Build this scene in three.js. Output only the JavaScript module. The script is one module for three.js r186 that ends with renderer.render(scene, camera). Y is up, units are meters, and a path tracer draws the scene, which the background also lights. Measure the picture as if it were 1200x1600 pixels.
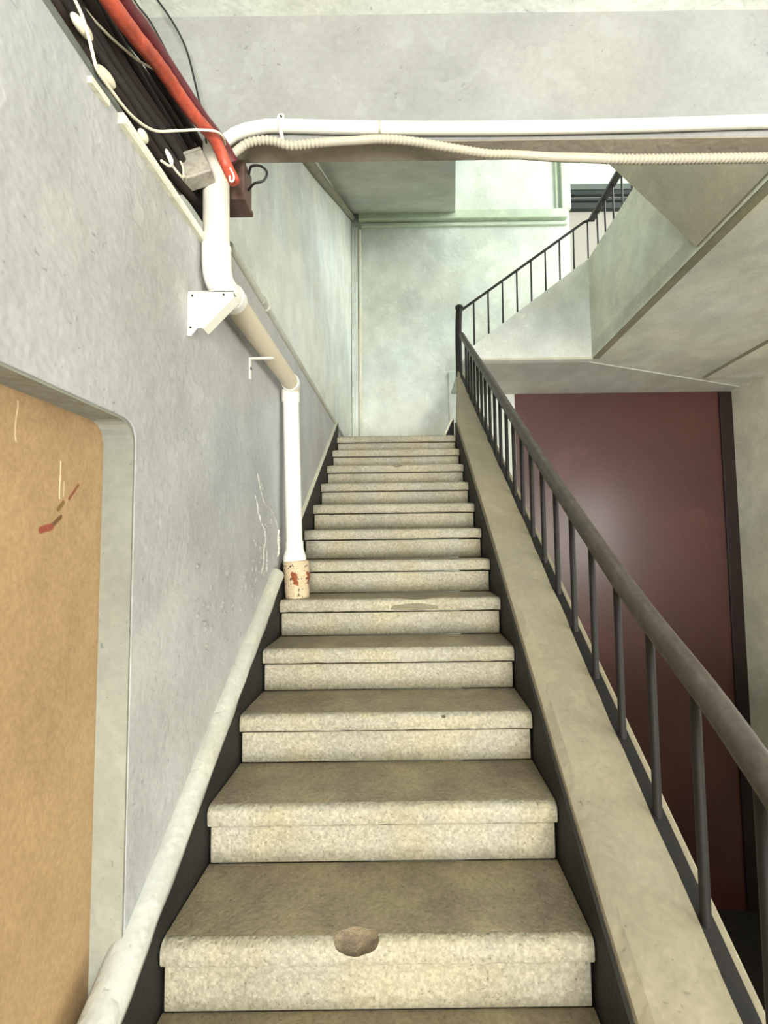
import * as THREE from 'three';
import { mergeGeometries, toCreasedNormals } from 'three/addons/utils/BufferGeometryUtils.js';
import { RoundedBoxGeometry } from 'three/addons/geometries/RoundedBoxGeometry.js';
import { RectAreaLightUniformsLib } from 'three/addons/lights/RectAreaLightUniformsLib.js';
import { Brush, Evaluator, SUBTRACTION } from 'three-bvh-csg';

// ------------------------------------------------------------------ camera, lights, exposure
const scene = new THREE.Scene();
const EYE = 1.466;
const camera = new THREE.PerspectiveCamera(2 * Math.atan(800 / 780) * 180 / Math.PI, 0.75, 0.05, 60);
camera.position.set(0, EYE, 0);
camera.rotation.set(0.067, 0, -0.013, 'XYZ');
camera.setViewOffset(1200, 1600, -36, 0, 1200, 1600);
scene.add(camera);
scene.background = new THREE.Color(0.02, 0.02, 0.02);
RectAreaLightUniformsLib.init();
const renderer = new THREE.WebGLRenderer({ antialias: true });
renderer.toneMapping = THREE.LinearToneMapping;
renderer.toneMappingExposure = 0.93;
renderer.shadowMap.enabled = true;

function areaLight(w, h, pos, target, color, intensity) {
  const l = new THREE.RectAreaLight(color, intensity, w, h);
  l.position.set(...pos); l.lookAt(...target); l.castShadow = true; scene.add(l);
  return l;
}
const DOOR = { x: 1.0, y: -0.15, z: 8.0, w: 2.8, h: 2.1 };
areaLight(DOOR.w, DOOR.h, [DOOR.x, DOOR.y, DOOR.z - 0.04], [DOOR.x, DOOR.y, -5], 0xfdfcf6, 85);            // daylight through the glazed street door behind the viewer
areaLight(4.0, 3.0, [4.93, 7.1, -5.2], [0, 7.1, -5.2], 0xf0f6f2, 12);                                  // upper landing window in the right wall
areaLight(2.2, 2.2, [3.78, 6.2, -8.3], [3.78, 6.2, 0], 0xfdf4e2, 0.62);                                  // far window behind the upper railing
areaLight(3.8, 1.9, [4.93, 1.75, -1.1], [0, 1.75, -1.1], 0xfafaf4, 7);                                     // side window of the hall in the right wall, mirrored in the maroon paint
const upperFill = new THREE.PointLight(0xf4f8f0, 2.5);                                                   // added fill light for the upper stairwell, unseen above the beam
upperFill.position.set(0.75, 4.05, -2.0); upperFill.castShadow = true; upperFill.shadow.radius = 6; scene.add(upperFill);
const lampGlow = new THREE.PointLight(0xfff6ea, 1.2);                                                     // ceiling globe over the hall (its mesh is built below)
lampGlow.position.set(0.75, 2.86, 0.75); lampGlow.castShadow = true; lampGlow.shadow.radius = 6; scene.add(lampGlow);

// ------------------------------------------------------------------ helpers
let seed = 7;
const rnd = () => { seed = (seed + 0x6d2b79f5) | 0; let t = Math.imul(seed ^ (seed >>> 15), 1 | seed); t = (t + Math.imul(t ^ (t >>> 7), 61 | t)) ^ t; return ((t ^ (t >>> 14)) >>> 0) / 4294967296; };
const V = (x, y, z) => new THREE.Vector3(x, y, z);
const used = {};
const numbered = (n) => { const k = used[n] = (used[n] ?? -1) + 1; return k ? n + '_' + String(k).padStart(3, '0') : n; };
function tag(o, label, category, group) { o.userData.label = label; o.userData.category = category; if (group) o.userData.group = group; return o; }
function mesh(name, geo, mat, parent = scene) {
  const m = new THREE.Mesh(geo, mat); m.name = parent === scene ? numbered(name) : name; m.castShadow = m.receiveShadow = true; parent.add(m); return m;
}
function struct(name, geo, mat, parent = scene) { const m = mesh(name, geo, mat, parent); if (parent === scene) m.userData.kind = 'structure'; return m; }
function thing(name, label, category, pos = [0, 0, 0], group) {
  const g = new THREE.Group(); g.name = numbered(name); g.position.set(...pos); scene.add(g); tag(g, label, category, group); return g;
}
// uv in metres from the dominant axis of each face
function uvBox(g) {
  if (g.index) g = g.toNonIndexed();
  const p = g.attributes.position, n = p.count, uv = new Float32Array(n * 2);
  const a = V(), b = V(), c = V(), e = V();
  for (let i = 0; i < n; i += 3) {
    a.fromBufferAttribute(p, i); b.fromBufferAttribute(p, i + 1); c.fromBufferAttribute(p, i + 2);
    e.crossVectors(b.clone().sub(a), c.clone().sub(a));
    const ax = Math.abs(e.x), ay = Math.abs(e.y), az = Math.abs(e.z);
    [a, b, c].forEach((q, k) => {
      const [u, v] = ax >= ay && ax >= az ? [-q.z, q.y] : ay >= az ? [q.x, -q.z] : [q.x, q.y];
      uv[(i + k) * 2] = u; uv[(i + k) * 2 + 1] = v;
    });
  }
  g.setAttribute('uv', new THREE.BufferAttribute(uv, 2));
  return g;
}
const box = (x0, x1, y0, y1, z0, z1, r = 0) => {
  const w = x1 - x0, h = y1 - y0, d = z1 - z0;
  const g = r ? new RoundedBoxGeometry(w, h, d, 2, r) : new THREE.BoxGeometry(w, h, d);
  g.translate((x0 + x1) / 2, (y0 + y1) / 2, (z0 + z1) / 2);
  return uvBox(g);
};
const dbox = (x0, x1, y0, y1, d0, d1, r) => box(x0, x1, y0, y1, -d1, -d0, r);     // d = distance in front of the camera plane
// extrude a polygon given in (d, y) along x from x0 to x1
function sidePoly(pts, x0, x1, opt = {}) {
  const s = new THREE.Shape(pts.map(([d, y]) => new THREE.Vector2(d, y)));
  if (opt.hole) s.holes.push(opt.hole);
  const b = opt.bevel ?? 0;
  const g = new THREE.ExtrudeGeometry(s, { depth: x1 - x0 - 2 * b, bevelEnabled: b > 0, bevelSize: b, bevelThickness: b, bevelOffset: -b, bevelSegments: 4, curveSegments: 8 });
  g.rotateY(Math.PI / 2); g.translate(x0 + b, 0, 0);
  return uvBox(g);
}
// extrude a polygon given in (x, y) from depth d0 back to d1
function frontPoly(pts, d0, d1, opt = {}) {
  const s = new THREE.Shape(pts.map(([x, y]) => new THREE.Vector2(x, y)));
  if (opt.holes) s.holes.push(...opt.holes);
  const b = opt.bevel ?? 0;
  const g = new THREE.ExtrudeGeometry(s, { depth: d1 - d0 - 2 * b, bevelEnabled: b > 0, bevelSize: b, bevelThickness: b, bevelOffset: -b, bevelSegments: 2 });
  g.translate(0, 0, -d1 + b);
  return uvBox(g);
}
// extrude a polygon given in (x, d) vertically
function planPoly(pts, y0, y1) {
  const s = new THREE.Shape(pts.map(([x, d]) => new THREE.Vector2(x, d)));
  const g = new THREE.ExtrudeGeometry(s, { depth: y1 - y0, bevelEnabled: false });
  g.rotateX(-Math.PI / 2); g.translate(0, y0, 0);
  return uvBox(g);
}
// loft rings of points (closed cross-sections) with end caps
function loft(rings, crease = 0.6) {
  const pos = [], n = rings[0].length;
  const tri = (a, b, c) => pos.push(a.x, a.y, a.z, b.x, b.y, b.z, c.x, c.y, c.z);
  for (let i = 0; i + 1 < rings.length; i++) for (let k = 0; k < n; k++) {
    const a = rings[i][k], b = rings[i][(k + 1) % n], c = rings[i + 1][(k + 1) % n], d = rings[i + 1][k];
    tri(a, b, c); tri(a, c, d);
  }
  for (const [r, f] of [[rings[0], 1], [rings.at(-1), 0]]) {
    const idx = THREE.ShapeUtils.triangulateShape(capPlane(r), []);
    for (const [i, j, k] of idx) f ? tri(r[i], r[k], r[j]) : tri(r[i], r[j], r[k]);
  }
  let g = new THREE.BufferGeometry(); g.setAttribute('position', new THREE.Float32BufferAttribute(pos, 3));
  fixWinding(g);
  g = toCreasedNormals(g, crease);
  return uvBox(g);
}
function capPlane(r) {
  const spread = ['x', 'y', 'z'].map((k) => [Math.max(...r.map((p) => p[k])) - Math.min(...r.map((p) => p[k])), k]).sort((a, b) => b[0] - a[0]);
  return r.map((p) => new THREE.Vector2(p[spread[0][1]], p[spread[1][1]]));
}
function fixWinding(g) {          // outward by signed volume
  const p = g.attributes.position.array; let v = 0;
  for (let i = 0; i < p.length; i += 9) v += p[i] * (p[i + 4] * p[i + 8] - p[i + 5] * p[i + 7]) - p[i + 1] * (p[i + 3] * p[i + 8] - p[i + 5] * p[i + 6]) + p[i + 2] * (p[i + 3] * p[i + 7] - p[i + 4] * p[i + 6]);
  if (v < 0) for (let i = 0; i < p.length; i += 9) for (let k = 0; k < 3; k++) { const t = p[i + 3 + k]; p[i + 3 + k] = p[i + 6 + k]; p[i + 6 + k] = t; }
}
const curve = (pts, t = 0.5) => new THREE.CatmullRomCurve3(pts.map((p) => V(...p)), false, 'catmullrom', t);
// tube with optional radius profile f(s) and flat round caps; pts are [x, y, d]
function tube(pts, r, seg = 40, rad = 10, f, tension = 0.5) {
  const c = curve(pts.map(([x, y, d]) => [x, y, -d]), tension);
  const g = new THREE.TubeGeometry(c, seg, r, rad, false);
  if (f) {
    const p = g.attributes.position, nn = g.attributes.normal;
    for (let i = 0; i < p.count; i++) {
      const k = Math.floor(i / (rad + 1)) / seg, dr = r * (f(k, (i % (rad + 1)) / rad) - 1);
      p.setXYZ(i, p.getX(i) + nn.getX(i) * dr, p.getY(i) + nn.getY(i) * dr, p.getZ(i) + nn.getZ(i) * dr);
    }
    g.computeVertexNormals();
  }
  const L = c.getLength(), uv = g.attributes.uv;
  for (let i = 0; i < uv.count; i++) uv.setXY(i, uv.getX(i) * L, uv.getY(i) * 2 * Math.PI * r);
  const out = [g.toNonIndexed()];
  for (const t of [0, 1]) {
    const q = c.getPointAt(t), dir = c.getTangentAt(t).multiplyScalar(t ? 1 : -1);
    const cap = new THREE.SphereGeometry(r * (f ? f(t, 0) : 1), rad, 4, 0, Math.PI * 2, 0, Math.PI / 2); cap.scale(1, 0.25, 1);
    cap.applyQuaternion(new THREE.Quaternion().setFromUnitVectors(V(0, 1, 0), dir)); cap.translate(q.x, q.y, q.z);
    out.push(cap.toNonIndexed());
  }
  const m = mergeGeometries(out);
  return m;
}
const rod = (a, b, r, rad = 10) => tube([a, b], r, 1, rad);
// bar of rectangular cross-section (wide along x, thick across) between two points in one d-y plane
function bar(a, b, wx, th) {
  const A = V(a[0], a[1], -a[2]), B = V(b[0], b[1], -b[2]), L = A.distanceTo(B);
  const g = new RoundedBoxGeometry(wx, L, th, 2, Math.min(wx, th) * 0.2);
  g.applyQuaternion(new THREE.Quaternion().setFromUnitVectors(V(0, 1, 0), B.clone().sub(A).normalize()));
  g.translate((A.x + B.x) / 2, (A.y + B.y) / 2, (A.z + B.z) / 2);
  return uvBox(g);
}

// ------------------------------------------------------------------ procedural textures (periodic noise)
const hsh = (x, y, s) => { let h = Math.imul(x + 1013, 0x27d4eb2d) ^ Math.imul(y + 7717, 0x165667b1) ^ Math.imul(s + 331, 0x9e3779b1); h = Math.imul(h ^ (h >>> 15), 0x85ebca6b); h = Math.imul(h ^ (h >>> 13), 0xc2b2ae35); return ((h ^ (h >>> 16)) >>> 0) / 4294967296; };
function vnoise(u, v, p, s) {
  const x = u * p, y = v * p, ix = Math.floor(x), iy = Math.floor(y); let fx = x - ix, fy = y - iy;
  fx = fx * fx * (3 - 2 * fx); fy = fy * fy * (3 - 2 * fy);
  const x0 = ((ix % p) + p) % p, y0 = ((iy % p) + p) % p, x1 = (x0 + 1) % p, y1 = (y0 + 1) % p;
  const a = hsh(x0, y0, s), b = hsh(x1, y0, s), c = hsh(x0, y1, s), d = hsh(x1, y1, s);
  return a + (b - a) * fx + (c - a) * fy + (a - b - c + d) * fx * fy;
}
function fbm(u, v, p, oct, s, gain = 0.5) { let a = 1, t = 0, n = 0; for (let i = 0; i < oct; i++) { t += a * vnoise(u, v, p, s + i * 13); n += a; a *= gain; p *= 2; } return t / n; }
const ss = (a, b, x) => { const t = Math.min(1, Math.max(0, (x - a) / (b - a))); return t * t * (3 - 2 * t); };
function texture(W, H, f, metresX, metresY, srgb, clampEdge) {
  const d = new Uint8Array(W * H * 4);
  for (let j = 0; j < H; j++) for (let i = 0; i < W; i++) {
    const c = f((i + 0.5) / W, (j + 0.5) / H), k = (j * W + i) * 4;
    for (let q = 0; q < 3; q++) d[k + q] = Math.max(0, Math.min(255, Array.isArray(c) ? c[q] : c));
    d[k + 3] = 255;
  }
  const t = new THREE.DataTexture(d, W, H);
  t.wrapS = t.wrapT = clampEdge ? THREE.ClampToEdgeWrapping : THREE.RepeatWrapping;
  t.magFilter = THREE.LinearFilter; t.minFilter = THREE.LinearMipmapLinearFilter; t.generateMipmaps = true;
  if (srgb) t.colorSpace = THREE.SRGBColorSpace;
  t.repeat.set(1 / metresX, 1 / metresY); t.needsUpdate = true;
  return t;
}
// plaster: near-white modulation, tile 2.4 m
const plasterMap = texture(1024, 1024, (u, v) => {
  const big = fbm(u, v, 3, 4, 1), mid = fbm(u, v, 14, 3, 40), fine = fbm(u, v, 180, 2, 80);
  let k = 234 + (big - 0.5) * 54 + (mid - 0.5) * 32 + (fine - 0.5) * 16;
  const warm = (fbm(u, v, 4, 3, 120) - 0.5) * 16;
  const speck = ss(0.93, 0.97, vnoise(u, v, 260, 7)) * ss(0.5, 0.6, vnoise(u, v, 23, 9));
  k -= speck * 45;
  const chip = ss(0.66, 0.70, fbm(u, v, 36, 3, 200)) * ss(0.5, 0.62, vnoise(u, v, 5, 210));
  k += chip * 8;
  return [k + warm * 0.5, k + 1, k - warm];
}, 2.4, 2.4, true);
const plasterBump = texture(1024, 1024, (u, v) => {
  const chip = ss(0.66, 0.70, fbm(u, v, 36, 3, 200)) * ss(0.5, 0.62, vnoise(u, v, 5, 210));
  return 60 + fbm(u, v, 8, 3, 300) * 70 + fbm(u, v, 60, 3, 320) * 60 + fbm(u, v, 250, 2, 330) * 26 - chip * 16;
}, 2.4, 2.4, false);
// terrazzo riser / nosing, tile 0.8 m
const stoneMap = texture(1024, 1024, (u, v) => {
  const big = fbm(u, v, 4, 3, 401), grain = fbm(u, v, 110, 2, 420, 0.6), chips = vnoise(u, v, 160, 440);
  let k = 226 + (big - 0.5) * 40 + (grain - 0.5) * 62;
  k += ss(0.8, 0.9, chips) * 14 - ss(0.12, 0.05, chips) * 50;
  const y = (fbm(u, v, 6, 3, 460) - 0.45) * 26;
  return [k + y * 0.3, k - 2, k - 13 - y];
}, 0.8, 0.8, true);
const stoneBump = texture(512, 512, (u, v) => 110 + (fbm(u, v, 80, 3, 500, 0.65) - 0.5) * 170 - ss(0.2, 0.08, vnoise(u, v, 90, 510)) * 60, 0.8, 0.8, false);
// trodden top of the steps: dirt ground into the stone
const treadMap = texture(1024, 1024, (u, v) => {
  const big = fbm(u, v, 5, 5, 601), grain = fbm(u, v, 120, 2, 620, 0.6), stain = fbm(u, v, 12, 3, 640);
  let k = 222 + (big - 0.5) * 70 + (grain - 0.5) * 46 + (stain - 0.5) * 44;
  k -= ss(0.86, 0.93, vnoise(u, v, 150, 650)) * 30;
  const y = (stain - 0.5) * 22;
  return [k, k - 5 + y * 0.4, k - 20 - y];
}, 1.1, 1.1, true);
// chipped metal paint
const metalMap = texture(512, 512, (u, v) => {
  const a = fbm(u, v, 12, 4, 701), g = fbm(u, v, 60, 2, 720);
  const k = 190 + (a - 0.5) * 50 + (g - 0.5) * 50;
  return [k + 4, k - 4, k - 8];
}, 0.5, 0.5, true);
const metalRough = texture(256, 256, (u, v) => 120 + fbm(u, v, 10, 4, 760) * 110, 0.5, 0.5, false);
// oil-painted maroon wall with scuffs, tile 2.6 m
const maroonMap = texture(1024, 1024, (u, v) => {
  const a = fbm(u, v, 3, 4, 801), s = fbm(u * 1, v, 9, 4, 830), g = fbm(u, v, 160, 2, 850);
  const k = 200 + (a - 0.5) * 60 + (g - 0.5) * 30, sc = ss(0.56, 0.72, s) * ss(0.5, 0.66, a) * 34;
  return [k + 6 + sc * 0.5, k - 4 + sc, k - 2 + sc * 1.1];
}, 2.6, 2.6, true);
// tan oil paint in the niche: scratches and two rust-red paint chips where the photograph has them (uv = metres: u = d, v = y)
const segD = (px, py, ax, ay, bx, by) => { const dx = bx - ax, dy = by - ay, t = Math.max(0, Math.min(1, ((px - ax) * dx + (py - ay) * dy) / (dx * dx + dy * dy))); return Math.hypot(px - ax - t * dx, py - ay - t * dy); };
const tanMap = texture(1024, 1536, (u, v) => {
  const d = 0.2 + u * 1.0, y = 0.3 + v * 1.5;                 // covers d 0.2..1.2, y 0.3..1.8
  const a = fbm(u, v, 5, 4, 901), g = fbm(u, v, 200, 2, 920), m = fbm(u, v, 26, 3, 930), w = (fbm(u, v, 60, 2, 940) - 0.5) * 0.006;
  const k = (a - 0.5) * 26 + (g - 0.5) * 22 + (m - 0.5) * 12;
  let c = [163 + k, 134 + k, 98 + k * 0.8];
  const mix = (t, q) => { c = c.map((x, i) => x + (q[i] - x) * t); };
  mix(ss(0.0022, 0.0008, segD(d + w, y, 1.000, 1.645, 1.001, 1.57)), [236, 220, 186]);
  mix(0.7 * ss(0.0022, 0.0008, segD(d + w, y, 0.884, 1.735, 0.884, 1.662)), [232, 214, 180]);
  mix(0.5 * ss(0.0018, 0.0006, segD(d + w, y, 1.012, 1.605, 1.012, 1.575)), [228, 210, 176]);
  mix(ss(0.0042, 0.0018, segD(d + w, y + w, 1.058, 1.604, 1.03, 1.572)), [126, 74, 48]);
  mix(ss(0.0062, 0.003, segD(d + w, y + w, 1.012, 1.562, 0.998, 1.547)), [122, 92, 50]);
  mix(ss(0.0058, 0.003, segD(d + w, y + w, 1.006, 1.532, 0.985, 1.516)), [104, 74, 40]);
  mix(ss(0.0085, 0.005, segD(d + w, y + w, 0.982, 1.513, 0.955, 1.506)), [138, 70, 52]);
  return c;
}, 1, 1.5, true, true);
tanMap.offset.set(-0.2, -0.2);
// rust through cream paint on the old iron stump
const stumpMap = texture(256, 256, (u, v) => {
  const a = fbm(u, v, 6, 4, 1001), b = fbm(u, v, 20, 3, 1020);
  let c = [226 + (b - 0.5) * 40, 208 + (b - 0.5) * 44, 180 + (b - 0.5) * 44];
  const r = ss(0.62, 0.68, a), k = ss(0.70, 0.78, b);
  c = c.map((x, i) => x + ([150, 84, 50][i] - x) * r);
  return c.map((x) => x * (1 - 0.6 * k));
}, 0.25, 0.25, true);

const std = (o) => new THREE.MeshStandardMaterial({ roughness: 0.85, ...o });
const plaster = (hex, o = {}) => std({ color: hex, map: plasterMap, bumpMap: plasterBump, bumpScale: 0.010, roughness: 0.8, ...o });
const M = {
  greyWall: plaster(0xb1b1b2), greenWall: plaster(0xe2e6e0), beam: plaster(0x969797, { bumpScale: 0.01 }), ceiling: plaster(0xf0f6f0), cream: plaster(0xf2eede), soffit: plaster(0xe6e6d8),
  dirtyEdge: plaster(0x6f746c), olive: plaster(0x9a967f), cornice: plaster(0x8f8b76), lining: plaster(0x89897f), stringer: plaster(0xeff1ee), concrete: plaster(0xd2d2c8), brown: plaster(0xd0c8b6), upperSoffit: plaster(0xc4c6ba), trim: plaster(0xd0dcc6, { roughness: 0.5, bumpScale: 0.002 }),  // concrete: cracks, and the shadow wedge coloured onto the landing soffit
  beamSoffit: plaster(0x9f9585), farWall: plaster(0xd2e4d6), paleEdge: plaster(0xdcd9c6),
  curb: plaster(0x9a907a, { bumpScale: 0.012 }), whitePipePaint: plaster(0xbab9b1, { bumpScale: 0.012, roughness: 0.6 }),
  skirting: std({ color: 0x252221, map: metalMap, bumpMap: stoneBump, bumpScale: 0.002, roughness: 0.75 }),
  riser: std({ color: 0xaea99d, map: stoneMap, bumpMap: stoneBump, bumpScale: 0.005 }),
  tread: std({ color: 0x9f9586, map: treadMap, bumpMap: stoneBump, bumpScale: 0.003, roughness: 0.75 }),
  wornEdge: std({ color: 0x9b9584, map: stoneMap, bumpMap: stoneBump, bumpScale: 0.004 }),
  worn: std({ color: 0x8d8071, map: treadMap, bumpMap: stoneBump, bumpScale: 0.004 }),
  rail: std({ color: 0x5c554f, map: metalMap, roughnessMap: metalRough, roughness: 0.75, metalness: 0.0 }),
  baluster: std({ color: 0x1e1918, map: metalMap, roughness: 0.65 }),
  thinRail: std({ color: 0x2b2628, map: metalMap, roughness: 0.5 }),
  maroon: new THREE.MeshPhysicalMaterial({ color: 0x5f2f2b, map: maroonMap, bumpMap: plasterBump, bumpScale: 0.004, roughness: 0.45, clearcoat: 1, clearcoatRoughness: 0.26 }),
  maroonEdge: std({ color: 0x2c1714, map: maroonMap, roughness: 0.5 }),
  tan: std({ color: 0xffffff, map: tanMap, roughness: 0.5 }),
  pvc: std({ color: 0xdcdad2, roughness: 0.35 }), pvcOld: std({ color: 0xd2cdbf, roughness: 0.4 }), pvcRun: std({ color: 0xc4baa6, roughness: 0.6 }),
  stump: std({ color: 0xd2cdc4, map: stumpMap, bumpMap: stoneBump, bumpScale: 0.004, roughness: 0.9 }),
  conduit: std({ color: 0xe4e2da, roughness: 0.4 }), flex: std({ color: 0xaea898, roughness: 0.5 }), thinPipe: plaster(0xbdbdb0, { roughness: 0.6 }), greyPipe: plaster(0xc9cabb, { roughness: 0.6 }),
  red: std({ color: 0xe86a50, map: metalMap, roughness: 0.45 }), darkRed: std({ color: 0x7a2430, map: metalMap, roughness: 0.5 }),
  black: std({ color: 0x1d1b1c, roughness: 0.5 }), cable: std({ color: 0xe6dfc9, roughness: 0.5 }), darkBox: std({ color: 0x33261f, map: maroonMap, roughness: 0.8 }),
  darkCable: std({ color: 0x2a2523, roughness: 0.6 }), jbox: std({ color: 0xc9cbc0, map: metalMap, roughness: 0.5 }), brownBox: std({ color: 0x6f5a50, map: maroonMap, roughness: 0.6 }),
  whiteMetal: std({ color: 0xe0ded4, roughness: 0.4 }), screw: std({ color: 0x3a3632, roughness: 0.4, metalness: 0.6 }),
  floor: std({ color: 0x9a9080, map: treadMap, roughness: 0.6 }), basement: std({ color: 0x2b2522, map: treadMap, roughness: 0.8 }),
  darkFrame: std({ color: 0x23292a, roughness: 0.5 }), frameGrey: std({ color: 0x5a605c, roughness: 0.5 }),
  daylight: std({ color: 0x6b6960, roughness: 0.5, emissive: 0xfff6e4, emissiveIntensity: 0.4 }),
  doorGlow: std({ color: 0xffffff, roughness: 0.3, emissive: 0xfff8ea, emissiveIntensity: 1.2 }),
  lamp: std({ color: 0xffffff, roughness: 0.3, emissive: 0xfff3e0, emissiveIntensity: 1.5 }),
};

// ------------------------------------------------------------------ the stair slope
const GO = 0.28, RI = 0.174, D1 = 1.259, Y1 = 0.522, SL = RI / GO;
const nose = (d) => Y1 + (d - D1) * SL;                       // height of the nosing line at distance d
const XL = -0.607, XR = 0.436, LAND_D = D1 + 11 * GO, LAND_Y = Y1 + 11 * RI, BACK = 7.52, ROOF = 10.5, CELLAR = -3.8, WALLX = -0.63, UPX = -0.82, RIGHTX = 4.97;

// ------------------------------------------------------------------ room shell
{
  const nd = 1.147, ny = 1.76, r = 0.05, hole = new THREE.Path();
  hole.moveTo(-0.6, 0.02); hole.lineTo(nd, 0.02); hole.lineTo(nd, ny - r); hole.quadraticCurveTo(nd, ny, nd - r, ny); hole.lineTo(-0.6, ny); hole.lineTo(-0.6, 0.02);
  struct('wall_left', sidePoly([[-8.2, CELLAR], [BACK, CELLAR], [BACK, 2.54], [1.72, 2.54], [1.66, 2.435], [-8.2, 2.435]], UPX, WALLX, { hole, bevel: 0.005 }), M.greyWall);
  // lining of the niche in a duller grey-green
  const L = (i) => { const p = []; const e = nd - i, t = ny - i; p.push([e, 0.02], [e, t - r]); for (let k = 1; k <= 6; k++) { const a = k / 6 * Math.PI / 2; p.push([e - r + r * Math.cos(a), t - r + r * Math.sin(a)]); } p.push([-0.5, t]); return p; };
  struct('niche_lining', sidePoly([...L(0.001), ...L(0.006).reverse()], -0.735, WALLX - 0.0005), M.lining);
  const niche = new THREE.BoxGeometry(0.09, 1.86, 1.9); niche.translate(-0.745, 0.93, -0.3);
  struct('wall_panel', uvBox(niche), M.tan);
}
struct('wall_upper_left', dbox(UPX - 0.2, UPX, CELLAR, ROOF, -8.2, BACK + 0.15), M.greenWall);
struct('wall_back', frontPoly([[UPX, CELLAR], [RIGHTX, CELLAR], [RIGHTX, 3.95], [2.61, 3.95], [2.61, ROOF], [UPX, ROOF]], BACK, BACK + 0.15), M.greenWall);
struct('wall_maroon', dbox(1.67, 4.80, CELLAR, 3.762, BACK - 0.012, BACK), M.maroon);
struct('wall_right', dbox(RIGHTX, RIGHTX + 0.2, CELLAR, ROOF, -8.2, 8.7), M.cream);
struct('wall_entrance', frontPoly([[UPX - 0.2, CELLAR], [RIGHTX, CELLAR], [RIGHTX, 3.4], [UPX - 0.2, 3.4]], -8.2, -8.0), M.greyWall);
struct('wall_well', dbox(0.73, RIGHTX, CELLAR, -0.2, 0.32, 0.42), M.cream);
struct('wall_under_stairs', sidePoly([[0.42, CELLAR], [6.05, CELLAR], [6.05, nose(6.05) - 0.28], [0.5, nose(0.5) - 0.28], [0.42, -0.1]], 0.62, 0.70), M.cream);
struct('floor', dbox(UPX, RIGHTX, -0.2, 0, -1.6, 0.42), M.floor);
struct('floor_entrance', dbox(UPX, RIGHTX, -1.4, -1.2, -8.2, -1.5), M.floor);
for (const [i, y] of [-0.2, -0.6, -0.9].entries()) struct('floor_entrance_step', dbox(UPX, RIGHTX, -1.2, y, -1.6 - 0.3 * (i + 1), -1.6 - 0.3 * i), M.floor);
struct('floor_cellar', dbox(0.62, RIGHTX, CELLAR - 0.2, CELLAR, 0.3, BACK), M.basement);
struct('ceiling', dbox(UPX, RIGHTX, 3.177, 3.45, -8.2, 1.6), M.ceiling);
struct('ceiling_upper', dbox(UPX - 0.2, RIGHTX + 0.2, ROOF, ROOF + 0.2, 1.4, 8.7), M.greenWall);
struct('wall_upper_front', dbox(UPX, RIGHTX, 3.45, ROOF, 1.5, 1.575), M.greenWall);
struct('ceiling_beam', dbox(UPX, RIGHTX, 2.748, 3.45, 1.5, 1.587, 0.008), M.beam);
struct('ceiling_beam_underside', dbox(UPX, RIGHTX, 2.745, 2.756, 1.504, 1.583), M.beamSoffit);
// upper storey
struct('landing', dbox(WALLX, 0.66, 2.24, LAND_Y, LAND_D + 0.28, BACK), M.tread);
struct('stair_stringer', frontPoly([[0.70, 3.757], [2.345, 3.757], [2.345, 5.07], [0.70, 3.835]], 6.1, 6.2), M.stringer);
struct('landing_parapet', frontPoly([[2.337, 3.80], [2.375, 3.765], [2.46, 3.765], [2.46, 5.055], [2.337, 5.055]], 1.575, 6.1), M.soffit);
struct('landing_slab', dbox(2.337, RIGHTX, 3.772, 3.95, 1.575, BACK), M.soffit);
struct('stair_soffit', planPoly([[0.70, 6.19], [2.3, 6.19], [4.97, 7.3], [4.97, BACK], [0.70, BACK]], 3.758, 3.80), M.concrete);  // grey slab cut to the outline of the shadow on the landing soffit
struct('trim_10', dbox(0.74, 2.337, 3.757, 3.785, 6.085, 6.1, 0.005), M.paleEdge);
struct('ceiling_side_strip', dbox(4.20, RIGHTX, 3.742, 3.775, 1.575, 6.85, 0.008), M.cream);
struct('trim_11', dbox(2.342, 2.42, 3.755, 3.768, 1.575, 6.08, 0.004), M.olive);  // dark strip that paints the shade along the lower parapet edge
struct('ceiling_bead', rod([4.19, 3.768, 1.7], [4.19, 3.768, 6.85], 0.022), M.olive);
{ // leaning underside of the upper curved flight: its lower edge runs along the parapet, its far edge rises towards the stairwell
  const A = [2.318, 3.803, 3.81], B = [1.76, 4.79, 4.13], k = 1.35, T = [A[0] + (B[0] - A[0]) * k, A[1] + (B[1] - A[1]) * k, A[2] + (B[2] - A[2]) * k];
  const slab = (o) => [V(A[0] + o, A[1], -A[2]), V(T[0] + o, T[1], -T[2]), V(T[0] + o, T[1], -1.59), V(A[0] + o, A[1], -1.59)];
  struct('stair_soffit', loft([slab(0), slab(0.14)], 0.3), M.brown);
}
{ // underside of the next flight above this one
  const pl = (d) => 6.67 + 0.511 * (d - BACK), ring = (d, xr) => [V(UPX, pl(d), -d), V(xr, pl(d), -d), V(xr, pl(d) + 0.28, -d), V(UPX, pl(d) + 0.28, -d)];
  struct('stair_soffit', loft([ring(BACK, 0.82), ring(4.36, 0.49), ring(1.575, 0.3)], 0.3), M.upperSoffit);
  struct('trim_1', tube([[-0.80, pl(BACK) - 0.10, 7.45], [-0.80, pl(6) - 0.10, 6], [-0.80, pl(4.3) - 0.16, 4.3], [-0.80, pl(1.8) - 0.16, 1.8]], 0.045, 30, 8), M.cornice);
}
struct('trim_2', dbox(-0.70, 2.56, 6.525, 6.665, BACK - 0.10, BACK, 0.012), M.trim);
struct('trim_3', dbox(-0.66, 2.56, 6.44, 6.485, BACK - 0.05, BACK, 0.008), M.trim);
struct('trim_4', dbox(2.475, 2.615, 6.665, ROOF, BACK - 0.09, BACK, 0.012), M.trim);
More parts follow.
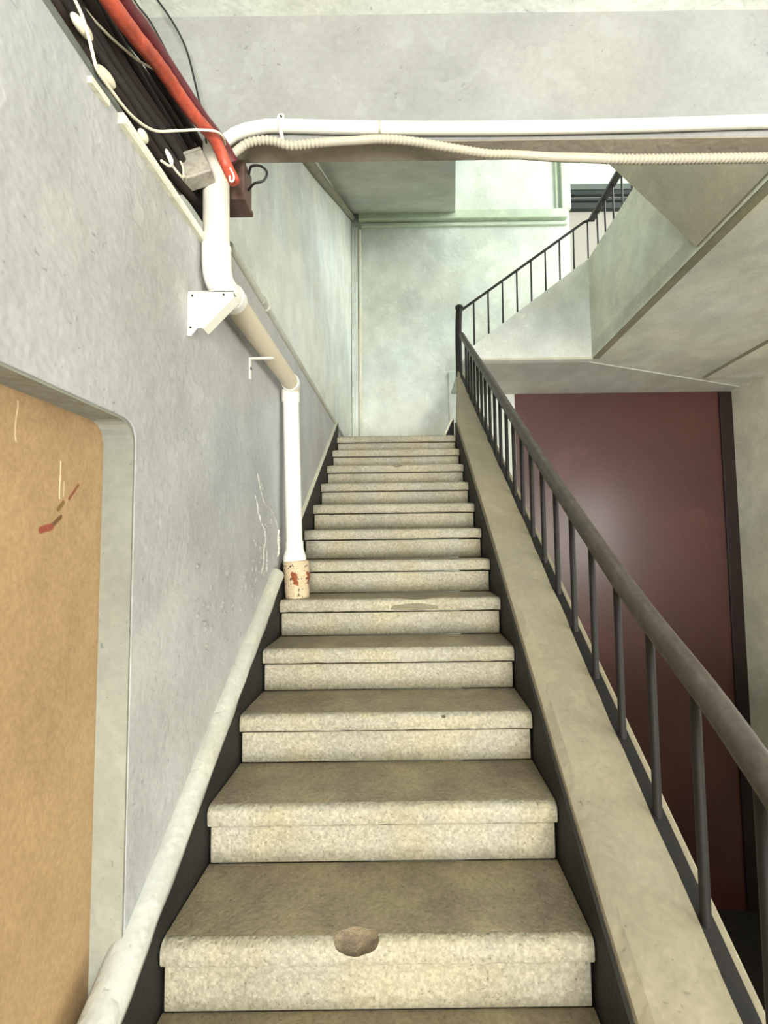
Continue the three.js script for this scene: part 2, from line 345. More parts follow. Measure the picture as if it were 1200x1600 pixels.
struct('trim_5', dbox(2.40, 2.43, 6.665, ROOF, BACK - 0.04, BACK, 0.006), M.trim);
struct('trim_6', dbox(-0.815, -0.72, 2.44, 6.42, BACK - 0.07, BACK, 0.01), M.greenWall);
struct('trim_7', rod([-0.69, 2.44, BACK - 0.02], [-0.69, 6.40, BACK - 0.02], 0.028, 8), M.paleEdge);
struct('trim_8', dbox(0.66, 0.80, 2.44, 4.12, BACK - 0.05, BACK, 0.02), M.greenWall);
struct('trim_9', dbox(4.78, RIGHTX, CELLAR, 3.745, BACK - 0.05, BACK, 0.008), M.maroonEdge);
// far room behind the upper railing: pale wall over a daylit window
struct('wall_far', frontPoly([[2.61, 3.95], [RIGHTX, 3.95], [RIGHTX, ROOF], [2.61, ROOF]], 8.44, 8.6, { holes: [new THREE.Path([[2.65, 5.0], [4.9, 5.0], [4.9, 7.78], [2.65, 7.78]].map((p) => new THREE.Vector2(...p)))] }), M.farWall);
struct('wall_far_side', dbox(2.41, 2.61, 3.95, ROOF, BACK + 0.15, 8.6), M.farWall);
{
  const w = new THREE.Group(); w.name = 'window_1'; w.userData.kind = 'structure'; scene.add(w);
  mesh('pane', dbox(2.65, 4.9, 5.0, 7.78, 8.50, 8.52), M.daylight, w);
  mesh('upper_rail', dbox(2.65, 4.9, 7.69, 7.79, 8.40, 8.5), M.frameGrey, w);
  mesh('rail', dbox(2.65, 4.9, 7.61, 7.68, 8.42, 8.5), M.darkFrame, w);
  mesh('rail', dbox(2.65, 4.9, 7.495, 7.545, 8.42, 8.5), M.darkFrame, w);
  mesh('rail', dbox(2.65, 4.9, 7.34, 7.44, 8.40, 8.5), M.darkFrame, w);
}
{ // upper window in the right wall and street door behind the viewer: the light of the place
  const w = new THREE.Group(); w.name = 'window_2'; w.userData.kind = 'structure'; scene.add(w);
  mesh('pane', dbox(4.955, 4.968, 5.6, 8.6, 3.2, 7.2), M.daylight, w);
  for (const y of [5.55, 8.6]) mesh('rail', dbox(4.92, 4.97, y, y + 0.05, 3.15, 7.25), M.trim, w);
  for (const d of [3.15, 5.2, 7.2]) mesh('stile', dbox(4.92, 4.97, 5.55, 8.65, d, d + 0.05), M.trim, w);
  const s3 = new THREE.Group(); s3.name = 'window_3'; s3.userData.kind = 'structure'; scene.add(s3);
  mesh('pane', dbox(4.955, 4.968, 0.8, 2.7, -0.8, 3.0), M.daylight, s3);
  for (const y of [0.75, 2.7]) mesh('rail', dbox(4.92, 4.97, y, y + 0.05, -0.85, 3.05), M.trim, s3);
  for (const d of [-0.85, 1.1, 3.0]) mesh('stile', dbox(4.92, 4.97, 0.75, 2.75, d, d + 0.05), M.trim, s3);
  const e = new THREE.Group(); e.name = 'door_1'; e.userData.kind = 'structure'; scene.add(e);
  const { x, y, z, w: dw, h } = DOOR;
  mesh('pane', box(x - dw / 2, x + dw / 2, y - h / 2, y + h / 2, z - 0.02, z - 0.005), M.doorGlow, e);
  for (const s of [-1, 1]) mesh('stile', box(x + s * (dw / 2 + 0.05) - 0.05, x + s * (dw / 2 + 0.05) + 0.05, -1.2, y + h / 2 + 0.1, z - 0.06, z), M.darkFrame, e);
  mesh('rail', box(x - dw / 2, x + dw / 2, y + h / 2, y + h / 2 + 0.1, z - 0.06, z), M.darkFrame, e);
  mesh('rail', box(x - dw / 2, x + dw / 2, -1.2, y - h / 2, z - 0.06, z), M.darkFrame, e);
  const l = thing('ceiling_lamp', 'white glass globe lamp on the hall ceiling behind the viewer', 'lamp', [0.75, 3.177, 0.75]);
  const globe = new THREE.SphereGeometry(0.11, 24, 16); globe.translate(0, -0.317 + 0.16, 0);
  mesh('globe', globe, M.lamp, l);
  mesh('base', new THREE.LatheGeometry([[0, 0], [0.06, 0], [0.06, -0.03], [0.045, -0.05], [0, -0.05]].map((p) => new THREE.Vector2(...p)), 24), M.whiteMetal, l);
}

{  // unseen lamp added to brighten the upper stairwell
  const l = thing('fill_lamp', 'added white globe lamp, unseen above the beam, filling the upper stairwell with light', 'lamp', [0.75, 4.05, -1.575]);
  mesh('arm', uvBox(rod([0, 0.10, 0], [0, 0.10, 0.42], 0.012, 8)), M.whiteMetal, l);
  const globe = new THREE.SphereGeometry(0.11, 24, 16); globe.translate(0, 0, -0.425);
  mesh('globe', globe, M.lamp, l);
}

// ------------------------------------------------------------------ staircase
{
  const st = thing('staircase', 'worn stone staircase climbing from the hall between the grey wall and a cream curb', 'staircase');
  const ev = new Evaluator(); ev.useGroups = true;
  const NS = 27;
  const treadGeo = (n, y, d) => {
    const back = n === 12 ? d + GO : d + GO + 0.025, rings = [];
    for (let i = 0; i <= NS; i++) {
      const x = XL + (XR - XL) * i / NS;
      const j = (k) => (hsh(i, n + 5, k) - 0.5);
      const edge = i === 0 || i === NS ? 0.006 : 0;
      const f = d + edge + j(1) * 0.003, t = y - Math.abs(j(2)) * 0.002 - edge * 0.5;
      rings.push([V(x, t, -(f + 0.024)), V(x, t - 0.004, -(f + 0.011)), V(x, t - 0.012, -(f + 0.003)), V(x, t - 0.020, -f), V(x, t - 0.05 + j(3) * 0.002, -(f + 0.001)), V(x, t - 0.058 + j(4) * 0.002, -(f + 0.007)), V(x, y - 0.06, -(f + 0.02)), V(x, y - 0.06, -back), V(x, y - 0.001, -back)]);
    }
    return loft(rings, 0.7);
  };
  const two = (g, d) => {            // tread surface and its front edge as two materials: flat top trodden, front and edges clean stone
    const n = g.attributes.normal, p = g.attributes.position, order = [[], []];
    for (let i = 0; i < p.count; i += 3) order[(n.getY(i) + n.getY(i + 1) + n.getY(i + 2)) / 3 > 0.8 && Math.max(p.getZ(i), p.getZ(i + 1), p.getZ(i + 2)) < -(d + 0.016) ? 0 : 1].push(i);
    const all = [...order[0], ...order[1]], out = new THREE.BufferGeometry();
    for (const k of ['position', 'normal', 'uv']) {
      const a = g.attributes[k], s = a.itemSize, b = new Float32Array(a.array.length);
      all.forEach((i, q) => { for (let c = 0; c < 3 * s; c++) b[q * 3 * s + c] = a.array[i * s + c]; });
      out.setAttribute(k, new THREE.BufferAttribute(b, s));
    }
    out.addGroup(0, order[0].length * 3, 0); out.addGroup(order[0].length * 3, order[1].length * 3, 1);
    return out;
  };
  const chipAt = { 1: [[-0.135, 0.008, 0.004, 0.058, 0.042, 0.046]], 5: [[0.03, -0.046, -0.006, 0.13, 0.024, 0.013], [0.04, 0.004, 0.012, 0.09, 0.012, 0.03]], 10: [[-0.07, -0.002, 0.0, 0.045, 0.022, 0.022]], 3: [[0.12, -0.012, 0.002, 0.008, 0.006, 0.006]] };
  for (let n = -1; n <= 12; n++) {
    const y = Y1 + RI * (n - 1), d = D1 + GO * (n - 1);
    let g = two(treadGeo(n, y, d), d), mats = [M.tread, M.riser];
    if (chipAt[n]) {
      let br = new Brush(g, [M.tread, M.riser]);
      for (const [x, dy, dd, rx, ry, rz] of chipAt[n]) {
        const s = new THREE.IcosahedronGeometry(1, 4), p = s.attributes.position;
        for (let i = 0; i < p.count; i++) { const k = 1 + 0.18 * (vnoise(p.getX(i) * 0.5 + 0.5, p.getY(i) * 0.5 + p.getZ(i) * 0.37 + 0.5, 9, 33) - 0.5); p.setXYZ(i, p.getX(i) * k * rx, p.getY(i) * k * ry, p.getZ(i) * k * rz); }
        s.translate(x, y + dy, -(d + dd)); s.computeVertexNormals();
        const b = new Brush(s, n === 1 ? M.worn : M.wornEdge); b.updateMatrixWorld(); br.updateMatrixWorld();
        br = ev.evaluate(br, b, SUBTRACTION);
      }
      g = br.geometry; mats = br.material;
    }
    mesh('tread', g, mats, st);
    mesh('riser', dbox(XL + 0.004, XR - 0.004, y - RI + 0.002, y - 0.067, d + 0.022, d + 0.06, 0.004), M.riser, st);
  }
  // dark skirting on the wall and on the curb, following the slope
  const strip = (x0, x1, d0, d1, lo, hi) => loft([d0, d1].map((d) => [V(x0, nose(d) + lo, -d), V(x1, nose(d) + lo, -d), V(x1, nose(d) + hi, -d), V(x0, nose(d) + hi, -d)]), 0.3);
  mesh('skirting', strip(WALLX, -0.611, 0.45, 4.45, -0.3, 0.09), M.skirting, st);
  mesh('skirting_edge', strip(WALLX, -0.6095, 2.62, 4.45, 0.09, 0.098), M.paleEdge, st);
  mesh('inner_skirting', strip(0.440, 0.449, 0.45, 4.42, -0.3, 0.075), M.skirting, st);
  // curb that carries the railing: slightly uneven plastered top
  const rings = [], N = 60;
  for (let i = 0; i <= N; i++) {
    const d = 0.5 + (6.09 - 0.5) * i / N, t = Math.max(0, (d - 4.42) / 1.67), xi = 0.449 + t * 0.2, w = () => (hsh(i, 3, (rings.length * 7 + i) % 97) - 0.5) * 0.004, a = w(), b = (hsh(i, 9, 5) - 0.5) * 0.006, e = (hsh(i, 11, 6) - 0.5) * 0.008;
    const q = (x, o) => V(x, nose(d) + o, -d);
    const xm = Math.min(xi + 0.035, 0.66), lift = 0.03 * Math.min(1, Math.max(0, (d - 1.6) / 1.2));
    rings.push([q(xi, -0.30), q(xi, 0.068 + lift + a), q(xi + 0.006, 0.086 + lift + a), q(xm, 0.098 + lift * 0.7 + b), q(0.655 + e, 0.072), q(0.672 + e, 0.066), q(0.676 + e * 0.5, 0.05), q(0.733, 0.05), q(0.738, 0.045), q(0.738, -0.30)]);
  }
  mesh('curb', loft(rings, 0.5), M.curb, st);
  // start of the skirting on the landing
  mesh('skirting_edge', rod([0.36, 2.49, 4.62], [0.437, 2.655, 4.62], 0.011, 8), M.paleEdge, st);
  mesh('skirting', frontPoly([[0.385, 2.437], [0.452, 2.437], [0.452, 2.64], [0.44, 2.64], [0.37, 2.5]], 4.63, 4.66), M.skirting, st);
}
{ // round pipe lying along the top of the wall skirting
  const p = thing('wall_pipe', 'thick white plastered pipe sloping up the left wall on top of the dark skirting', 'pipe');
  const q = (d) => [WALLX + 0.006, nose(d) + 0.128, d];
  mesh('pipe', tube([q(0.55), q(0.9), q(1.4), q(1.9), q(2.36)], 0.04, 120, 16, (k, a) => 1 + (vnoise(k, a % 1, 30, 2) - 0.5) * 0.10), M.whitePipePaint, p);
}

// ------------------------------------------------------------------ railings
{
  const r = thing('stair_railing', 'dark brown iron railing with a thick round handrail running up the cream curb', 'railing');
  const X = 0.692, q = (d, o) => [X, nose(d) + o, d];
  mesh('handrail', tube([q(0.55, 0.66), q(0.9, 0.645), q(1.17, 0.637), q(1.63, 0.59), q(2.5, 0.572), q(3.9, 0.585), q(5.4, 0.592), q(5.9, 0.60)], 0.033, 90, 14), M.rail, r);
  mesh('bottom_rail', loft([0.5, 6.05].map((d) => [V(0.674, nose(d) + 0.046, -d), V(0.714, nose(d) + 0.046, -d), V(0.714, nose(d) + 0.062, -d), V(0.674, nose(d) + 0.062, -d)]), 0.3), M.baluster, r);
  for (let k = -2; k <= 20; k++) {
    const d = 1.239 + 0.2155 * k, top = d < 1.4 ? 0.62 : 0.575;
    mesh('baluster', rod([X, nose(d) + 0.055, d], [X, nose(d) + top, d], 0.013, 8), M.baluster, r);
  }
  mesh('newel', tube([[0.668, 3.55, 6.06], [0.668, 3.95, 6.06], [0.672, 4.2, 6.06], [0.684, 4.40, 6.06]], 0.04, 20, 12), M.baluster, r);
  const cap = new THREE.SphereGeometry(0.052, 16, 12); cap.scale(1, 0.75, 1); cap.translate(0.685, 4.425, -6.06);
  mesh('newel_cap', cap, M.baluster, r);

  const u = thing('stair_railing', 'thin black upper railing rising to the right behind the newel and then along the parapet', 'railing');
  const y = 0.0;
  mesh('handrail', bar([0.70, 4.40 + y, 6.1], [2.30, 5.545, 6.1], 0.028, 0.03), M.thinRail, u);
  mesh('handrail', bar([2.30, 5.545, 6.1], [2.39, 5.556, 6.06], 0.03, 0.04), M.thinRail, u);
  mesh('handrail', bar([2.387, 5.556, 6.08], [2.387, 5.53, 4.6], 0.075, 0.05), M.thinRail, u);
  for (let k = 0; k < 9; k++) {
    const x = 0.875 + k * 0.1845, yt = 4.40 + (x - 0.70) * 0.7156, yb = 3.835 + (x - 0.70) * 0.7508;
    mesh('baluster', rod([x, yb - 0.02, 6.13], [x, yt, 6.11], 0.0115, 8), M.thinRail, u);
  }
  for (let k = 0; k < 6; k++) { const d = 5.89 - 0.232 * k; mesh('baluster', rod([2.387, 5.05, d], [2.387, 5.54, d], 0.012, 8), M.thinRail, u); }
}

// ------------------------------------------------------------------ drain pipe on the left wall
{
  const p = thing('drain_pipe', 'white plastic drain pipe from the beam along the left wall to a rusty stump', 'pipe');
  mesh('upper_pipe', rod([-0.590, 2.735, 1.5], [-0.584, 2.38, 1.5], 0.0395, 20), M.pvcOld, p);
  mesh('elbow', tube([[-0.584, 2.405, 1.5], [-0.583, 2.355, 1.5], [-0.581, 2.315, 1.505], [-0.578, 2.295, 1.525], [-0.574, 2.289, 1.56], [-0.573, 2.29, 1.61]], 0.0435, 24, 20), M.pvc, p);
  mesh('elbow_rim', tube([[-0.573, 2.291, 1.592], [-0.573, 2.291, 1.622]], 0.0475, 1, 20), M.pvc, p);
  mesh('long_pipe', rod([-0.573, 2.29, 1.6], [-0.567, 2.276, 2.42], 0.0395, 20), M.pvcRun, p);
  mesh('elbow_rim', tube([[-0.567, 2.277, 2.405], [-0.567, 2.277, 2.428]], 0.045, 1, 20), M.pvc, p);
  mesh('elbow', tube([[-0.567, 2.277, 2.41], [-0.568, 2.272, 2.445], [-0.574, 2.25, 2.468], [-0.578, 2.215, 2.47]], 0.041, 20, 20), M.pvcRun, p);
  mesh('collar', rod([-0.579, 2.25, 2.47], [-0.578, 2.195, 2.47], 0.0445, 20), M.pvc, p);
  mesh('lower_pipe', rod([-0.578, 2.21, 2.47], [-0.558, 1.46, 2.47], 0.0395, 20), M.pvc, p);
  mesh('reducer', tube([[-0.558, 1.492, 2.47], [-0.556, 1.385, 2.47]], 0.043, 12, 20, (k) => 1 + 0.30 * ss(0.25, 0.75, k)), M.pvc, p);
  const stump = tube([[-0.549, 1.39, 2.47], [-0.543, 1.218, 2.47]], 0.062, 14, 20, (k, a) => 1.03 - 0.10 * ss(0.45, 0.6, k) + (hsh(Math.floor(k * 14), Math.floor(a * 10), 8) - 0.5) * 0.07);
  mesh('stump', uvBox(stump), M.stump, p).userData.label = 'rusty cream painted iron stump';
}
{ // triangular metal bracket
  const b = thing('wall_bracket', 'white triangular metal bracket screwed to the grey wall under the pipe elbow', 'bracket');
  const s = (x, y, r) => new THREE.Path().absarc(x, y, r, 0, Math.PI * 2, true);
  mesh('plate', frontPoly([[-0.632, 2.206], [-0.626, 2.212], [-0.498, 2.214], [-0.498, 2.199], [-0.588, 2.104], [-0.602, 2.104], [-0.616, 2.086], [-0.620, 2.080], [-0.632, 2.082]], 1.409, 1.412), M.whiteMetal, b);
  mesh('flange', frontPoly([[-0.498, 2.199], [-0.588, 2.104], [-0.585, 2.101], [-0.495, 2.196]], 1.409, 1.45), M.whiteMetal, b);
  mesh('flange', dbox(-0.632, -0.498, 2.211, 2.214, 1.409, 1.44), M.whiteMetal, b);
  for (const [x, y] of [[-0.617, 2.20], [-0.526, 2.202], [-0.621, 2.105]]) { const c = new THREE.CylinderGeometry(0.0035, 0.0035, 0.004, 10); c.rotateX(Math.PI / 2); c.translate(x, y, -1.4085); mesh('screw', c, M.screw, b); }
  const l = thing('pipe_bracket', 'thin white angle bracket under the long drain pipe on the left wall', 'bracket');
  mesh('arm', dbox(-0.626, -0.532, 2.2285, 2.2325, 1.97, 1.99), M.whiteMetal, l);
  mesh('leg', dbox(-0.63, -0.626, 2.145, 2.2325, 1.97, 1.99), M.whiteMetal, l);
  const c = new THREE.CylinderGeometry(0.006, 0.006, 0.004, 10); c.rotateZ(Math.PI / 2); c.translate(-0.625, 2.19, -1.98); mesh('screw', c, M.screw, l);
}
{ // thin conduit on the ledge of the left wall
  const c = thing('conduit', 'thin grey painted conduit lying along the ledge of the left wall', 'conduit');
  mesh('pipe', tube([[-0.634, 2.558, 1.74], [-0.634, 2.558, 2.2], [-0.634, 2.559, 3.4], [-0.634, 2.561, 4.6], [-0.638, 2.56, 5.3]], 0.0185, 40, 10), M.thinPipe, c);
  mesh('coupling', rod([-0.634, 2.558, 2.14], [-0.634, 2.558, 2.20], 0.0225, 14), M.thinPipe, c);
  mesh('rim', rod([-0.634, 2.558, 2.195], [-0.634, 2.558, 2.205], 0.0245, 14), M.pvc, c);
}

// ------------------------------------------------------------------ beam: conduit, corrugated hose
{
  const c = thing('beam_conduit', 'straight white conduit pipe clipped along the lower edge of the concrete beam', 'conduit');
  const z = 1.48, k = z / 1.47, P = (x, y) => [x * k, EYE + (y - EYE) * k, z];
  mesh('pipe', tube([P(-0.573, 2.700), P(-0.545, 2.732), P(-0.50, 2.758), P(-0.435, 2.772), P(-0.375, 2.7745), P(-0.068, 2.7635), P(0.342, 2.758), P(0.74, 2.761), P(1.139, 2.768), P(1.8, 2.77), P(2.6, 2.77)], 0.0185, 90, 14), M.conduit, c);
  mesh('joint', rod(P(-0.072, 2.7637), P(-0.066, 2.7635), 0.0192, 14), M.flex, c);
  mesh('clamp', tube([[-0.383, 2.83, 1.499], [-0.383, 2.806, 1.487], [-0.381, 2.79, 1.456], [-0.378, 2.765, 1.455], [-0.374, 2.742, 1.468], [-0.372, 2.73, 1.49]], 0.006, 20, 6), M.whiteMetal, c);
  const tab = dbox(-0.393, -0.373, 2.80, 2.838, 1.492, 1.50, 0.004); mesh('clamp_tab', tab, M.whiteMetal, c);
  const s = new THREE.CylinderGeometry(0.005, 0.005, 0.004, 10); s.rotateX(Math.PI / 2); s.translate(-0.383, 2.824, -1.491); mesh('screw', s, M.screw, c);
  const f = thing('corrugated_hose', 'sagging cream corrugated cable hose under the white beam conduit', 'hose');
  const ribs = (t) => { const w = ss(0.02, 0.04, t) * ss(0.13, 0.10, t) + ss(0.16, 0.19, t) * ss(0.34, 0.30, t) * 0.6 + ss(0.40, 0.44, t) * ss(0.75, 0.68, t); return 1 + 0.13 * w * Math.sin(t * 2 * Math.PI * 230) + 0.16 * ss(0.30, 0.42, t); };
  mesh('hose', tube([[-0.575, 2.68, 1.50], [-0.54, 2.685, 1.482], [-0.486, 2.722, 1.476], [-0.436, 2.733, 1.476], [-0.395, 2.728, 1.476], [-0.345, 2.714, 1.475], [-0.255, 2.722, 1.475], [-0.136, 2.729, 1.476], [-0.068, 2.732, 1.476], [0.023, 2.727, 1.479], [0.143, 2.711, 1.487], [0.264, 2.700, 1.50], [0.345, 2.700, 1.505], [0.47, 2.694, 1.51], [0.6, 2.692, 1.515], [0.76, 2.690, 1.52], [1.17, 2.690, 1.52], [1.7, 2.692, 1.52], [2.4, 2.70, 1.52]], 0.0125, 1840, 10, ribs), M.flex, f);
}

// ------------------------------------------------------------------ cables, boxes at the top left
{
  const t = thing('cable_duct', 'dark dirty boxing with black cables on top of the left wall', 'cable duct');
  mesh('boxing', sidePoly([[-2.2, 2.437], [1.36, 2.437], [1.36, 2.56], [1.495, 2.66], [1.495, 2.73], [1.2, 2.69], [0.9, 2.64], [-2.2, 2.60]], UPX, -0.668, { bevel: 0.008 }), M.darkBox, t);
  mesh('rear_boxing', dbox(UPX, -0.665, 2.435, 2.52, 1.37, 1.64, 0.012), M.darkBox, t);
  mesh('edge_board', dbox(-0.668, -0.641, 2.437, 2.475, 0.4, 1.36, 0.006), M.dirtyEdge, t);
  const wob = (x, y, a, s) => Array.from({ length: 12 }, (_, i) => { const d = 0.2 + i * 0.128; return [x + (hsh(i, s, 1) - 0.5) * a, y + (hsh(i, s, 2) - 0.5) * a + 0.05 * ss(1.0, 1.5, d), d]; });
  for (const [x, y, r, s] of [[-0.655, 2.60, 0.016, 1], [-0.652, 2.565, 0.014, 2], [-0.655, 2.53, 0.015, 3], [-0.66, 2.50, 0.015, 4], [-0.665, 2.645, 0.013, 5], [-0.664, 2.672, 0.012, 7], [-0.663, 2.70, 0.010, 8], [-0.660, 2.72, 0.013, 9], [-0.640, 2.70, 0.012, 10], [-0.655, 2.545, 0.012, 6]]) mesh('cable', tube(wob(x, y, 0.014, s), r, 50, 8), s % 3 === 1 ? M.darkBox : M.darkCable, t);
}
{
  const a = thing('cable_sleeve', 'bright orange red cable sleeve running along the dark boxing at the top left', 'cable sleeve');
  mesh('sleeve', tube([[-0.60, 2.545, 0.78], [-0.58, 2.556, 0.922], [-0.58, 2.582, 1.014], [-0.58, 2.621, 1.125], [-0.568, 2.640, 1.27], [-0.545, 2.648, 1.37], [-0.530, 2.615, 1.42], [-0.506, 2.562, 1.432]], 0.0175, 60, 12, (k, q) => 1 + (hsh(Math.floor(k * 60), Math.floor(q * 3), 4) - 0.5) * 0.08), M.red, a);
  mesh('end_loop', tube([[-0.512, 2.59, 1.41], [-0.501, 2.566, 1.41], [-0.503, 2.551, 1.41], [-0.511, 2.550, 1.41], [-0.513, 2.566, 1.41]], 0.003, 24, 6), M.pvc, a);
  const b = thing('cable_sleeve', 'dark red cable sleeve right behind the bright orange one', 'cable sleeve');
  mesh('sleeve', tube([[-0.60, 2.60, 0.80], [-0.588, 2.618, 0.982], [-0.586, 2.640, 1.052], [-0.584, 2.664, 1.168], [-0.572, 2.688, 1.34], [-0.556, 2.700, 1.44], [-0.53, 2.66, 1.475]], 0.021, 50, 10), M.darkRed, b);
  const w1 = mesh('black_wire', tube([[-0.86 + 0.04, 3.17, 1.35], [-0.775, 3.061, 1.35], [-0.726, 2.991, 1.35], [-0.674, 2.891, 1.35], [-0.649, 2.831, 1.35], [-0.632, 2.768, 1.35], [-0.60, 2.70, 1.36]], 0.0032, 40, 6), M.black);
  tag(w1, 'left of the two thin black wires hanging from the ceiling beside the red sleeve', 'wire');
  const w2 = mesh('black_wire', tube([[-0.76, 3.175, 1.44], [-0.705, 3.091, 1.44], [-0.664, 3.006, 1.44], [-0.633, 2.89, 1.44], [-0.604, 2.755, 1.44], [-0.598, 2.70, 1.445]], 0.0032, 40, 6), M.black);
  tag(w2, 'right of the two thin black wires hanging from the ceiling in front of the beam', 'wire');
  const c1 = mesh('white_cable', tube([[-0.628, 2.53, 0.80], [-0.62, 2.511, 0.883], [-0.62, 2.491, 0.918], [-0.62, 2.46, 0.94], [-0.622, 2.445, 0.958], [-0.622, 2.447, 0.998], [-0.62, 2.458, 1.08], [-0.615, 2.50, 1.17], [-0.590, 2.565, 1.245], [-0.560, 2.615, 1.30], [-0.525, 2.64, 1.335], [-0.522, 2.66, 1.38], [-0.54, 2.69, 1.44]], 0.0036, 80, 6), M.cable);
  tag(c1, 'long cream cable sagging along the wall edge and crossing over the orange sleeve', 'cable');
  const c2 = mesh('white_cable', tube([[-0.645, 2.56, 0.86], [-0.64, 2.56, 0.94], [-0.635, 2.575, 1.0], [-0.63, 2.60, 1.06], [-0.625, 2.63, 1.12], [-0.60, 2.66, 1.18]], 0.003, 40, 6), M.cable);
  tag(c2, 'short pale cable running diagonally over the dark boxing to the orange sleeve', 'cable');
  const c3 = mesh('white_cable', tube([[-0.605, 2.437, 1.19], [-0.598, 2.447, 1.22], [-0.60, 2.475, 1.235], [-0.61, 2.492, 1.22], [-0.60, 2.462, 1.235], [-0.592, 2.458, 1.27], [-0.598, 2.480, 1.30], [-0.61, 2.505, 1.33], [-0.63, 2.53, 1.38]], 0.0034, 60, 6), M.cable);
  tag(c3, 'curled end of a cream cable beside the grey junction box', 'cable');
  const lp = mesh('black_cable', tube([[-0.53, 2.735, 1.60], [-0.518, 2.775, 1.60].map((v, i) => i === 1 ? 2.72 : v), [-0.497, 2.715, 1.56], [-0.465, 2.712, 1.555], [-0.444, 2.690, 1.555], [-0.455, 2.662, 1.555], [-0.488, 2.655, 1.56], [-0.52, 2.66, 1.60]], 0.004, 50, 6), M.black);
  tag(lp, 'loop of thin black cable hanging under the beam beside the brown box', 'cable');
}
{
  const j = thing('junction_box', 'tilted light grey junction box wedged between the wall top and the drain pipe', 'junction box', [-0.645, 2.592, -1.43]);
  j.rotation.z = 0.42; j.rotation.y = 0.15;
  mesh('box', box(-0.066, 0.066, -0.036, 0.036, -0.03, 0.03, 0.006), M.jbox, j);
  mesh('lid', box(-0.064, 0.064, 0.034, 0.042, -0.032, 0.032, 0.003), M.jbox, j);
  mesh('strap', tube([[-0.01, 0.046, 0.03], [-0.014, 0.045, -0.034], [-0.008, 0.0, -0.035], [-0.02, -0.036, -0.034]].map(([x, y, z]) => [x, y, z]), 0.003, 24, 6), M.cable, j);
  const s = thing('cable_socket', 'small white round cable gland lying left of the grey junction box', 'cable gland');
  const q = new THREE.LatheGeometry([[0, 0], [0.018, 0], [0.02, 0.01], [0.014, 0.02], [0.014, 0.035], [0, 0.036]].map((p) => new THREE.Vector2(...p)), 16); q.rotateZ(1.1); q.translate(-0.665, 2.545, -1.385); mesh('gland', q, M.pvcOld, s);
  const b = thing('brown_box', 'brown painted metal box hanging under the beam behind the drain pipe', 'box');
  mesh('box', dbox(-0.612, -0.517, 2.605, 2.733, 1.55, 1.635, 0.006), M.brownBox, b);
  mesh('lid', dbox(-0.616, -0.513, 2.594, 2.612, 1.545, 1.64, 0.004), M.brownBox, b);
  const cl = [[-0.63, 2.497, 0.92, 'white oval cable clip on the wall edge nearest the top left corner'], [-0.63, 2.472, 1.0, 'white oval cable clip beside the bend of the long cream cable'], [-0.622, 2.455, 1.135, 'small white cable clip on the wall edge above the flat trunking']];
  cl.forEach(([x, y, d, label], i) => {
    const g = new THREE.SphereGeometry(1, 16, 12); g.scale(0.009, 0.014, i === 2 ? 0.02 : 0.034); g.rotateX(0.3); g.translate(x, y, -d);
    tag(mesh('cable_clip', g, M.cable), label, 'clip', 'cable clips on the wall edge');
  });
  const tr = thing('flat_trunking', 'long flat pale cable trunking fixed along the top edge of the left wall', 'trunking');
  mesh('channel', loft([[1.045, 2.421], [1.25, 2.424], [1.50, 2.428]].map(([d, y]) => [V(-0.632, y - 0.014, -d), V(-0.617, y - 0.014, -d), V(-0.617, y + 0.012, -d), V(-0.632, y + 0.012, -d)]), 0.3), M.paleEdge, tr);
  mesh('cover', loft([[1.05, 2.421], [1.25, 2.424], [1.495, 2.428]].map(([d, y]) => [V(-0.618, y - 0.009, -d), V(-0.6135, y - 0.008, -d), V(-0.6135, y + 0.008, -d), V(-0.618, y + 0.009, -d)]), 0.3), M.whiteMetal, tr);
  const t2 = thing('flat_trunking', 'short piece of thin pale trunking on the wall edge nearer the viewer', 'trunking');
  mesh('channel', loft([[0.94, 2.408], [1.0, 2.412]].map(([d, y]) => [V(-0.632, y - 0.008, -d), V(-0.62, y - 0.008, -d), V(-0.62, y + 0.006, -d), V(-0.632, y + 0.006, -d)]), 0.3), M.paleEdge, t2);
}

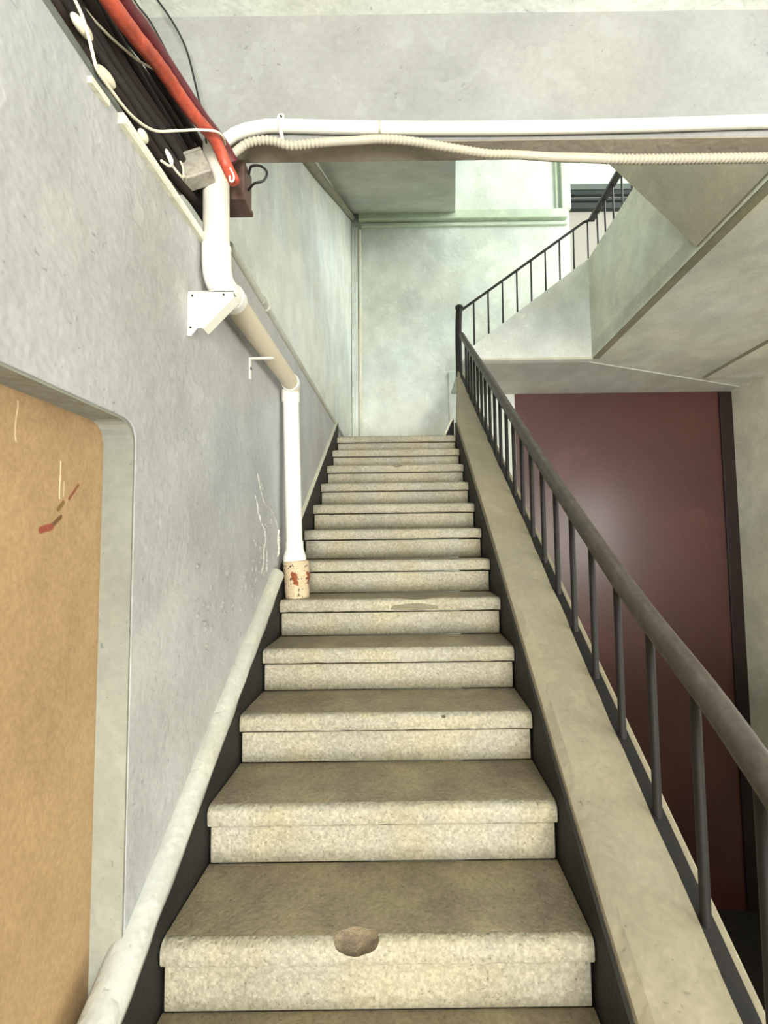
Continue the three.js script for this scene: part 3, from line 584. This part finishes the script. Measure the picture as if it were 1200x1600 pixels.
// ------------------------------------------------------------------ flaking plaster on the left wall beside the stump
{
  const w = scene.getObjectByName('wall_left');
  const flake = (name, pts, r0, mat, sq = 0.7) => { const r = r0 * 1.5; const g = tube(pts.map(([y, d]) => [0, y, d]), r, pts.length * 8, 6, (k) => 0.55 + 0.9 * hsh(Math.floor(k * 40), 5, pts.length)); g.scale(sq, 1, 1); g.translate(WALLX, 0, 0); mesh(name, uvBox(g), mat, w); };
  flake('flake_edge', [[1.775, 2.091], [1.74, 2.12], [1.705, 2.15], [1.66, 2.20], [1.655, 2.27], [1.63, 2.33], [1.60, 2.38], [1.565, 2.42]], 0.0035, M.whitePipePaint);
  flake('flake_edge', [[1.77, 2.11], [1.74, 2.15], [1.72, 2.17]], 0.003, M.whitePipePaint);
  flake('flake_edge', [[1.68, 2.06], [1.65, 2.094], [1.60, 2.13], [1.575, 2.15]], 0.004, M.greyWall);
  flake('crack', [[1.655, 2.086], [1.62, 2.10], [1.59, 2.13], [1.57, 2.15]], 0.0022, M.concrete);
  flake('flake_edge', [[1.565, 2.16], [1.545, 2.20], [1.51, 2.215], [1.47, 2.22], [1.44, 2.24], [1.40, 2.24], [1.36, 2.23]], 0.0055, M.greyWall);
  flake('crack', [[1.54, 2.205], [1.515, 2.225], [1.49, 2.225]], 0.0025, M.concrete);
  flake('flake_edge', [[1.48, 2.20], [1.44, 2.19], [1.40, 2.19], [1.355, 2.16]], 0.0045, M.whitePipePaint);
  flake('flake_edge', [[1.55, 2.44], [1.50, 2.43], [1.46, 2.44], [1.42, 2.43]], 0.005, M.paleEdge);
  flake('crack', [[1.52, 2.46], [1.47, 2.455], [1.43, 2.45]], 0.003, M.concrete);
}
{ // small lumps of loose plaster beside the stump and above the pipe
  const w = scene.getObjectByName('wall_left'), shapes = [0, 1, 2].map((k) => { const g = new THREE.IcosahedronGeometry(1, 1), p = g.attributes.position; for (let i = 0; i < p.count; i++) { const q = 0.75 + 0.5 * hsh(Math.round(p.getX(i) * 40), Math.round(p.getY(i) * 40 + p.getZ(i) * 17), k); p.setXYZ(i, p.getX(i) * q, p.getY(i) * q, p.getZ(i) * q); } g.computeVertexNormals(); return g; });
  for (let i = 0; i < 90; i++) {
    const near = i < 34, d = near ? 1.95 + 0.55 * rnd() : 1.5 + 0.75 * rnd(), y = near ? 1.28 + 0.34 * rnd() : 1.12 + 0.3 * rnd(), r = 0.0035 + 0.007 * rnd() * rnd();
    if (y < nose(d) + 0.2) continue;
    const m = mesh('plaster_lump', shapes[i % 3], i % 4 ? M.greyWall : M.whitePipePaint, w);
    m.position.set(WALLX, y, -d); m.scale.set(0.005, r * (1.2 + rnd()), r * 1.2); m.rotation.x = rnd() * 3;
  }
}
camera.updateProjectionMatrix();
renderer.render(scene, camera);
